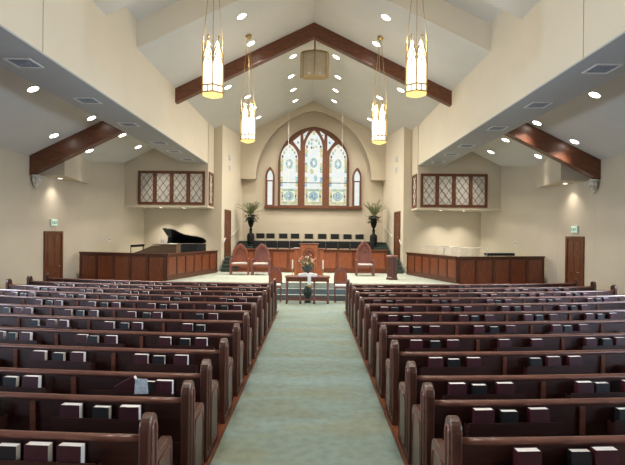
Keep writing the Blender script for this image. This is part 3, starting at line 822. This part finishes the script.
# pedestal lectern
t = thing('font_pedestal', 'dark wooden six sided pedestal at the right of the stage', 'pedestal', (3.05, 18.07, .5105), .26)
b = NB(); lathe(b, [(.235, 0), (.235, .08), (.20, .11), (.20, .82), (.22, .84)], 6); OB('body', b, 'panelframe', t)
b = NB(); lathe(b, [(.24, .84), (.245, .90), (.21, .92)], 6); OB('top', b, 'throne', t)
b = NB()
for k in range(6):
    a = (k+.5)*PI/3; n = Vector((math.cos(a), math.sin(a), 0)); u = Vector((-n.y, n.x, 0)); r = .20*math.cos(PI/6)+.004
    for p, q in (((-.065, .16), (-.065, .76)), ((.065, .16), (.065, .76)), ((-.065, .76), (.065, .76)), ((-.065, .16), (.065, .16))):
        beam(b, n*r+u*p[0]+Vector((0, 0, p[1])), n*r+u*q[0]+Vector((0, 0, q[1])), .014)
OB('moulding', b, 'rail', t)

# ------------------------------------------------------------------ palms on urns
def palm(label, loc, seed):
    R_ = random.Random(seed); t = thing('potted_palm', label, 'plant', loc); t.scale = (.92, .92, 1)
    b = NB(); bx(b, -.17, .17, -.17, .17, 0, .06); lathe(b, [(.17, .06), (.15, .10), (.20, .2), (.21, .5), (.17, .62), (.08, .66), (.07, .80), (.11, .85)], 14)
    OB('pedestal', b, 'urn', t, smooth=False)
    b = NB(); lathe(b, [(.07, .85), (.05, .92), (.13, 1.05), (.17, 1.2), (.15, 1.38), (.20, 1.42)], 14); OB('urn', b, 'urn', t, smooth=True)
    b = NB()
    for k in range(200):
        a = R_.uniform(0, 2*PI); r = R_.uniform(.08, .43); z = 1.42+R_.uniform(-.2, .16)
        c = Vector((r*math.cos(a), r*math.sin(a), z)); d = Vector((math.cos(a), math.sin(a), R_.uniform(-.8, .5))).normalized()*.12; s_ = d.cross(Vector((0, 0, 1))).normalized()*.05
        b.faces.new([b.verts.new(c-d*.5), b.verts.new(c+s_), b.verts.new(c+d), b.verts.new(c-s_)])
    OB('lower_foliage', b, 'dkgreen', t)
    for k in range(19):
        b = NB()
        a = 2*PI*k*.382+R_.uniform(-.15, .15); L = R_.uniform(.65, .98); el = R_.uniform(.85, 1.42)
        pts = []
        for i in range(9):
            u = i/8; e2 = el-u*u*1.3
            rr = L*u*math.cos(el)*1.0+u*u*.20; zz = 1.45+L*u*math.sin(el)*1.15-u*u*.36*(1.4-el*.6)
            pts.append(Vector((rr*math.cos(a), rr*math.sin(a), zz)))
        tube(b, pts, [.008*(1-.1*i) for i in range(9)], 4)
        side = Vector((-math.sin(a), math.cos(a), 0))
        for i in range(2, 9):
            for q in (0, .5):
                if i == 8 and q: continue
                p = pts[i] if not q else (pts[i]+pts[i+1])/2
                d = (pts[min(i+1, 8)]-pts[i-1]).normalized()
                ln = .17*(1.15-abs(i+q-5)/7)
                for s in (-1, 1):
                    e = p+(side*s*.8+d*.6+Vector((0, 0, -.25)))*ln
                    wv = d*.013
                    b.faces.new([b.verts.new(p-wv), b.verts.new((p+e)/2-wv*1.4), b.verts.new(e), b.verts.new((p+e)/2+wv*1.4)])
        OB('frond', b, 'green', t)
    return t
palm('potted palm on a tall black urn left of the stained glass', (-3.08, 23.75, 1.571), 1)
palm('potted palm on a tall black urn right of the stained glass', (3.06, 23.75, 1.571), 2)

# ------------------------------------------------------------------ grand piano
GZ = .7605
t = thing('grand_piano', 'black grand piano with raised lid behind the left railing', 'piano', (-5.36, 19.95, GZ), -.06)
t.scale = (.94, .88, 1.0)
# outline: keyboard at x=-.8 (left), tail at x=.85 (right); straight bass side at far y=+.70, bent side near
outl = [(-.80, .70), (-.80, -.72), (-.42, -.72), (-.28, -.62), (-.14, -.38), (.0, -.20), (.25, -.08), (.55, .0), (.76, .14), (.85, .36), (.82, .58), (.70, .68), (.55, .70)]
b = NB(); prism(b, outl, 'z', .54, .98); OB('case', b, 'black', t, bevel=.008)
b = NB(); bx(b, -1.02, -.80, -.72, .70, .64, .78); bx(b, -1.02, -.8, -.72, -.66, .78, .9); bx(b, -1.02, -.8, .64, .70, .78, .9); OB('keybed', b, 'black', t)
b = NB(); bx(b, -.99, -.82, -.64, .62, .781, .80); OB('keyboard', b, 'white', t)
for x, y in ((-.72, -.55), (-.72, .55), (.60, .40)):
    b = NB(); lathe(b, [(.04, 0), (.05, .03), (.045, .3), (.07, .60), (.075, .66)], 8, (x, y)); OB('leg', b, 'black', t)
b = NB(); prism(b, [(x+.005, y-.70) for x, y in outl], 'z', 0, .025)
ang = math.radians(25)
lid = OB('lid', b, 'black', t); lid.location = (0, .70, .985); lid.rotation_euler = (-ang, 0, 0)
b = NB(); prism(b, [(-.80, 0), (-.80, -1.42), (-.62, -1.42), (-.62, 0)], 'z', .03, .05); fl = OB('lid_flap', b, 'black', lid)
b = NB(); beam(b, (-.45, -.60, .98), (-.45, -.48, 1.48), .02); OB('prop_stick', b, 'black', t)
b = NB(); prism(b, [(-.5, 1.0), (.5, 1.0), (.4, 1.27), (-.4, 1.27)], 'x', -.62, -.60)
OB('music_desk', b, 'black', t)
b = NB(); lathe(b, [(.03, .1), (.03, .66)], 6, (-.75, 0)); bx(b, -.82, -.72, -.12, .12, .05, .10); OB('pedal_lyre', b, 'black', t)
# organ console
t = thing('organ_console', 'low brown organ console between the piano and the railing', 'organ', (-5.60, 17.5, GZ), -.02)
t.scale = (1, 1, 1.07)
b = NB(); prism(b, [(-.75, 0), (.60, 0), (.60, .93), (.0, .92), (-.30, .90), (-.75, .72)], 'y', -.0, .55); OB('case', b, 'console', t, bevel=.01)
b = NB(); bx(b, -.27, .63, -.03, .58, .93, .955); OB('top_board', b, 'console', t)
b = NB(); prism(b, [(-.95, .60), (-.74, .60), (-.74, .72), (-.95, .66)], 'y', .03, .52); OB('key_desk', b, 'panelframe', t)
t = thing('sheet_music', 'white sheet music lying on the organ console', 'paper', (-5.22, 17.8, GZ+1.023), .1)
b = NB(); bx(b, -.16, .16, -.11, .11, 0, .012); OB('pages', b, 'page', t)
b = NB(); bx(b, -.10, .18, -.05, .13, .012, .02); OB('top_sheet', b, 'cloth', t)
t = thing('wire_music_rack', 'small wire rack standing on the organ console near the piano lid', 'rack', (-5.62, 17.85, GZ+1.023), .2)
b = NB()
for s in (-1, 1):
    tube(b, [(s*.17, 0, 0), (s*.12, .0, .14), (s*.17, .02, .26)], .008, 5); tube(b, [(s*.06, 0, 0), (s*.02, 0, .2), (s*.07, .02, .22)], .006, 5)
tube(b, [(-.17, .0, .008), (.17, .0, .008)], .008, 5); tube(b, [(-.14, .01, .15), (.14, .01, .15)], .007, 5); tube(b, [(-.15, .01, .22), (-.05, .02, .30), (.0, .0, .2)], .006, 5)
OB('wires', b, 'steel', t)
b = NB(); bx(b, -.06, .10, .012, .018, .01, .12); OB('card', b, 'page', t)
t = thing('black_bench', 'black backed bench showing over the left railing', 'bench', (-6.66, 17.95, GZ))
b = NB(); bx(b, -.30, .30, -.15, .2, .50, .55); OB('seat', b, 'black', t)
b = NB(); beam(b, (-.25, .16, .92), (.26, .16, .96), .08, .09); OB('back_bar', b, 'black', t)
for x in (-.25, .22):
    b = NB(); tube(b, [(x, .17, 0), (x, .17, .5), (x, .16, .93)], .018, 6); OB('leg', b, 'black', t)
for x in (-.25, .22):
    b = NB(); tube(b, [(x, -.12, 0), (x, -.12, .5)], .018, 6); OB('leg', b, 'black', t)

# wire chairs in the right gallery
def wire_chair():
    t = thing('wire_back_chair', 'x', 'chair', group='wire chairs in the right gallery')
    b = NB()
    fr = [(-.21, .18, .45), (-.22, .24, .96), (-.20, .25, .99), (.20, .25, .99), (.22, .24, .96), (.21, .18, .45)]
    tube(b, fr, .010, 5); OB('back_frame', b, 'steel', t)
    b = NB()
    for k in range(1, 6):
        x = -.21+.07*k; tube(b, [(x, .185, .5), (x, .245, .98)], .003, 4)
    for k in range(3): tube(b, [(-.21, .2+.017*k, .6+.13*k), (.21, .2+.017*k, .6+.13*k)], .003, 4)
    OB('back_wires', b, 'white', t)
    b = NB(); bx(b, -.21, .21, -.2, .2, .43, .47); OB('seat', b, 'blackfab', t, bevel=.01)
    for x in (-.19, .19):
        for y in (-.17, .17):
            b = NB(); tube(b, [(x, y, 0), (x, y, .43)], .01, 5); OB('leg', b, 'steel', t)
    return t
wc = wire_chair()
k = 0
spots = [(4.62, 20.4), (4.78, 19.75), (4.95, 19.1), (5.12, 18.45), (5.30, 17.85), (5.55, 17.35), (5.35, 20.3), (5.5, 19.6), (5.75, 18.9), (5.98, 18.3), (6.2, 17.7)]
for i, (x, y) in enumerate(spots):
    lab = 'wire backed chair in the %s row of the right gallery, %s from the chancel' % ('aisle side' if i < 6 else 'outer', ORD[i if i < 6 else i-6])
    if i == 0: wc.location = (x, y, GZ); wc.rotation_euler[2] = -1.0; wc['label'] = lab
    else: dup(wc, (x, y, GZ), lab, rz=-1.0+.08*math.sin(i*2))
t = thing('electric_keyboard', 'long dark keyboard stand top behind the front railing, right gallery', 'keyboard', (7.1, 18.0, GZ), .20)
b = NB(); bx(b, -.55, .55, -.15, .15, .70, .80); OB('body', b, 'black', t)
b = NB(); bx(b, -.5, .5, -.1, .0, .80, .81); OB('keys', b, 'vent', t)
for x in (-.4, .4):
    b = NB(); beam(b, (x, -.12, 0), (x, .12, .70), .03); beam(b, (x, .12, 0), (x, -.12, .70), .03); OB('leg', b, 'black', t)

# ------------------------------------------------------------------ lanterns
def lantern(label, loc, scale, rz):
    t = thing('hanging_lantern', label, 'chandelier', loc, rz, group='hanging gothic lanterns'); n = 6; r = .235; H = .86
    v = [Vector((r*math.cos(2*PI*k/n), r*math.sin(2*PI*k/n), 0)) for k in range(n)]
    Z = Vector((0, 0, 1))
    bf, bg = NB(), NB()
    for k in range(n):
        a, c = v[k], v[(k+1) % n]; m = (a+c)/2
        tube(bf, [a+Z*.0, a+Z*(H-.12)], .017, 5)
        for z in (0, .14): beam(bf, a+Z*z, c+Z*z, .03)
        beam(bf, m+Z*0, m+Z*.14, .022)
        # pointed gable with tracery and finial
        d = c-a
        pts = [a+d*((x+.5))+Z*z for x, z in [(-.5, H-.30), (-.48, H-.16), (-.42, H-.06), (-.25, H+.04), (0, H+.2), (.25, H+.04), (.42, H-.06), (.48, H-.16), (.5, H-.30)]]
        tube(bf, pts, .017, 5)
        q = [a+d*(x+.5)+Z*z for x, z in [(-.5, H-.28), (-.25, H-.10), (0, H-.26), (.25, H-.10), (.5, H-.28)]]
        tube(bf, q, .016, 4)
        q = [a+d*(x+.5)+Z*z for x, z in [(-.28, H-.10), (0, H+.03), (.28, H-.10)]]; tube(bf, q, .016, 4)
        tube(bf, [a+d*.5+Z*(H-.26), a+d*.5+Z*(H-.08)], .007, 4)
        tube(bf, [m+Z*(H+.2), m+Z*(H+.31)], .012, 5); tube(bf, [m-d*.13+Z*(H+.26), m+d*.13+Z*(H+.26)], .012, 5)
        # glass
        gp = [a*.93+d*.93*((x+.5))+Z*z for x, z in [(-.5, .01), (.5, .01), (.5, H-.30), (.47, H-.17), (.40, H-.07), (.23, H+.02), (0, H+.16), (-.23, H+.02), (-.40, H-.07), (-.47, H-.17), (-.5, H-.30)]]
        bg.faces.new([bg.verts.new(p) for p in gp])
    OB('frame', bf, 'gold', t, smooth=False)
    OB('glass', bg, 'lantern', t)
    b = NB(); lathe(b, [(r*.25, -.085), (r*.6, -.06), (r*.98, -.02), (r*1.04, -.006)], 6); OB('base_bowl', b, 'lanternbase', t)
    ch = NB(); top = (roof(loc[0])-loc[2])/scale-.06
    for k in (0, 2, 4):
        p = v[k]+Z*(H-.12)
        tube(ch, [p, Vector((p.x*.95, p.y*.95, H+.35)), Vector((p.x*.12, p.y*.12, top))], .008, 4)
    OB('chains', ch, 'gold', t)
    b = NB(); lathe(b, [(.03, top-.06), (.09, top-.02), (.09, top+.05)], 12); OB('canopy', b, 'gold', t)
    l = bpy.data.lights.new('bulb', 'POINT'); l.energy = 26; l.color = (1, .90, .74); l.shadow_soft_size = .07
    lo_ = bpy.data.objects.new('bulb', l); COL.objects.link(lo_); lo_.parent = t; lo_.location = (0, 0, H+.22)
    t.scale = (scale, scale, scale)
lantern('large gothic hanging lantern nearest the camera on the left', (-2.08, 9.85, 5.10), 1.0, .733)
lantern('large gothic hanging lantern nearest the camera on the right', (2.14, 9.85, 5.16), 1.0, .314)
lantern('smaller looking gothic hanging lantern further back on the left', (-1.95, 14.2, 5.00), 1.0, .80)
lantern('smaller looking gothic hanging lantern further back on the right', (1.98, 14.2, 5.00), 1.0, .25)

lantern('added unseen gothic lantern above the camera on the left', (-2.1, 5.3, 5.12), 1.0, .733)  # added pair out of view, put in to brighten the near ceiling
lantern('added unseen gothic lantern above the camera on the right', (2.1, 5.3, 5.12), 1.0, .314)

# ------------------------------------------------------------------ recessed lights (fixture + real lamp)
POW = 44
def can_light(label, x, y, z, nrm, power, r=.13):
    t = thing('recessed_light', label, 'ceiling light', (x, y, z), 0, 'recessed ceiling lights')
    q = nrm.to_track_quat('Z', 'Y'); t.rotation_mode = 'QUATERNION'; t.rotation_quaternion = q
    b = NB()
    ri = [[b.verts.new((R_*math.cos(2*PI*k/16), R_*math.sin(2*PI*k/16), zz)) for k in range(16)] for R_, zz in ((r+.02, 0), (r+.02, .012), (r, .012), (r, 0))]
    for a, c in zip(ri, ri[1:]+ri[:1]):
        for k in range(16): b.faces.new((a[k], a[(k+1) % 16], c[(k+1) % 16], c[k]))
    OB('trim_ring', b, 'white', t)
    b = NB(); lathe(b, [(r, .001), (r, .008)], 16); OB('diffuser', b, 'bulb', t)
    l = bpy.data.lights.new('lamp', 'AREA'); l.shape = 'DISK'; l.size = r*1.7; l.energy = power; l.color = (1, .925, .82)
    l.spread = math.radians(125 if abs(x) < 4.5 else 95)
    lo = bpy.data.objects.new('lamp', l); COL.objects.link(lo); lo.parent = t; lo.location = (0, 0, .03); lo.rotation_euler = (PI, 0, 0)
nave = [(241.5, 16.6), (250.8, 43.7), (227.8, 87.4), (247.6, 97), (253.7, 108.5), (258.4, 117.6), (293, 56.5), (291, 76.6), (293.3, 90), (295.3, 100.8),
        (386, 16.6), (376.6, 43.3), (401, 89.5), (379.6, 97.2), (374.2, 110), (370, 119), (336.3, 56.5), (338, 76.6), (335.7, 90), (334.3, 100.8)]
sidel = [(33, 89.4), (91.4, 118.3), (53.8, 136), (89.4, 151), (122.3, 135.4), (138, 147.2), (594.8, 94), (537, 122.3), (574.6, 141), (505.7, 139.4), (491, 151.5), (538.2, 155.7)]
def solve(p):
    dx = p[0]-313; hy = 233.5+.01*dx - p[1]; dx += .01*(p[1]-233.5)
    d = (RZ-CZ)*475/(hy+SL*abs(dx)); return dx*d/475+.03, d
cnt = {}
for grp, lst in (('nave', nave), ('side', sidel)):
    res = sorted([solve(p) for p in lst], key=lambda q: q[1])
    for x, y in res:
        w = ('left' if x < 0 else 'right')
        kk = grp+w+('inner' if abs(x) < 1.3 else 'outer'); cnt[kk] = cnt.get(kk, 0)+1
        nn = Vector((-math.copysign(SL, x), 0, -1)).normalized()
        pz = roof(x)-.001
        if grp == 'nave': lab = 'round recessed light, %s nave roof slope, %s line, %s from camera' % (w, 'ridge' if abs(x) < 1.3 else 'outer', ORD[cnt[kk]-1])
        else: lab = 'round recessed light in the sloping %s side ceiling, %s from camera' % (w, ORD[cnt[kk]-1])
        can_light(lab, x, y, pz, nn, POW if grp == 'nave' else POW*.42)
# added lamps out of view, put in to light the near part of the nave
for s, w in ((-1, 'left'), (1, 'right')):
    for k, y in enumerate((3.2, 6.4)):
        x = s*2.1; can_light('added unseen recessed light overhead near the camera on the %s slope, %s' % (w, ('closer', 'further')[k]), x, y, roof(x)-.001, Vector((-s*SL, 0, -1)).normalized(), POW)
for s, w in ((-1, 'left'), (1, 'right')):
    for k, x in enumerate((6.65, 5.65)):
        can_light('small downlight under the %s lattice box, %s one' % (w, ('outer', 'inner')[k]), s*x, 20.85, 3.299, Vector((0, 0, -1)), 14, .07)
    can_light('small downlight in the corner soffit above the %s side door' % w, s*8.72, 16.4, 4.049, Vector((0, 0, -1)), 5, .07)

# vents in the soffits
for s, w in ((-1, 'left'), (1, 'right')):
    for k, y in enumerate((8.3, 10.65, 13.0, 15.6, 17.3, 19.1)):
        t = thing('ceiling_vent', 'square air vent in the %s soffit, %s from camera' % (w, ORD[k]), 'vent', (s*5.05, y, 5.169), 0, 'air vents in the soffits')
        t.scale = (.82, .82, 1)
        b = NB()
        for a0, a1, c0, c1 in ((-.28, .28, -.28, -.24), (-.28, .28, .24, .28), (-.28, -.24, -.24, .24), (.24, .28, -.24, .24)): bx(b, a0, a1, c0, c1, -.02, 0)
        OB('frame', b, 'white', t)
        b = NB(); bx(b, -.24, .24, -.24, .24, -.006, -.001); OB('backing', b, 'dark', t)
        b = NB()
        for q in range(4):
            r1 = .22-.055*q; r0 = r1-.03
            for a0, a1, c0, c1 in ((-r1, r1, -r1, -r0), (-r1, r1, r0, r1), (-r1, -r0, -r0, r0), (r0, r1, -r0, r0)): bx(b, a0, a1, c0, c1, -.016-.004*q, -.006)
        OB('slat', b, 'vent', t)

# loudspeaker cluster under the ridge
t = thing('hanging_speaker', 'beige folded speaker cluster hanging from the roof ridge', 'speaker', (.03, 16.45, 7.66))
t.scale = (.91, .8, .88)
b = NB(); prism(b, [(-.52, .10), (-.42, -.10), (0, -.26), (.42, -.10), (.52, .10), (.3, .3), (-.3, .3)], 'z', 0, .93); OB('body', b, 'speakercloth', t)
b = NB(); pl = [(-.54, .11), (-.43, -.12), (0, -.28), (.43, -.12), (.54, .11), (.3, .32), (-.3, .32)]
prism(b, pl, 'z', .93, .98); prism(b, pl, 'z', -.03, 0)
for x, y in pl[:5]: tube(b, [(x, y, 0), (x, y, .93)], .014, 5)
OB('trim', b, 'gold', t)
b = NB(); tube(b, [(0, 0, .98), (0, 0, (roof(0)-7.66)/.88)], .03, 8); OB('hanger', b, 'gold', t)
for x in (-.2, .2):
    b = NB(); bx(b, x-.04, x+.04, -.24, -.20, .05, .10); OB('badge', b, 'cloth', t)

# ------------------------------------------------------------------ side windows (daylight)
k = 4
for s, nm in ((-1, 'left'), (1, 'right')):
    for y in (1.2, 4.4, 7.6, 10.8):
        o = bpy.data.objects.new('window_%d' % k, None); COL.objects.link(o); o['kind'] = 'structure'; k += 1
        X = s*9.13
        b = NB()
        for a, c, z0, z1 in ((y-.75, y-.67, .45, 2.6), (y+.67, y+.75, .45, 2.6), (y-.67, y+.67, 2.52, 2.6), (y-.67, y+.67, .45, .53), (y-.02, y+.02, .53, 2.52)):
            bx(b, min(X, X-s*.06), max(X, X-s*.06), a, c, z0, z1)
        OB('window_frame', b, 'winwood', o)
        b = NB(); bx(b, min(X-s*.01, X-s*.02), max(X-s*.01, X-s*.02), y-.67, y+.67, .53, 2.52); OB('glass', b, 'day', o)
        l = bpy.data.lights.new('daylight', 'AREA'); l.shape = 'RECTANGLE'; l.size = 1.3; l.size_y = 2.0; l.energy = 175; l.color = (.62, .80, 1.0); l.spread = math.radians(110)
        lo_ = bpy.data.objects.new('daylight', l); COL.objects.link(lo_); lo_.parent = o; lo_.location = (X-s*.08, y, 1.52); lo_.rotation_euler = (PI/2-.22, 0, PI/2 if s > 0 else -PI/2)

# soft daylight coming through the stained glass
# world
w = bpy.data.worlds.new('world'); S.world = w; w.use_nodes = True
w.node_tree.nodes['Background'].inputs[0].default_value = (.8, .85, .9, 1); w.node_tree.nodes['Background'].inputs[1].default_value = .3

# camera
c = bpy.data.cameras.new('camera'); c.sensor_width = 36; c.lens = 475/625*36; c.shift_y = 1/625; c.shift_x = -.5/625; c.clip_end = 100
co = bpy.data.objects.new('camera', c); COL.objects.link(co); co.location = (.03, 0, CZ); co.rotation_euler = (PI/2, -.01, 0)
S.camera = co
S.view_settings.view_transform = 'Standard'; S.view_settings.look = 'None'; S.view_settings.gamma = 1; S.view_settings.exposure = .25
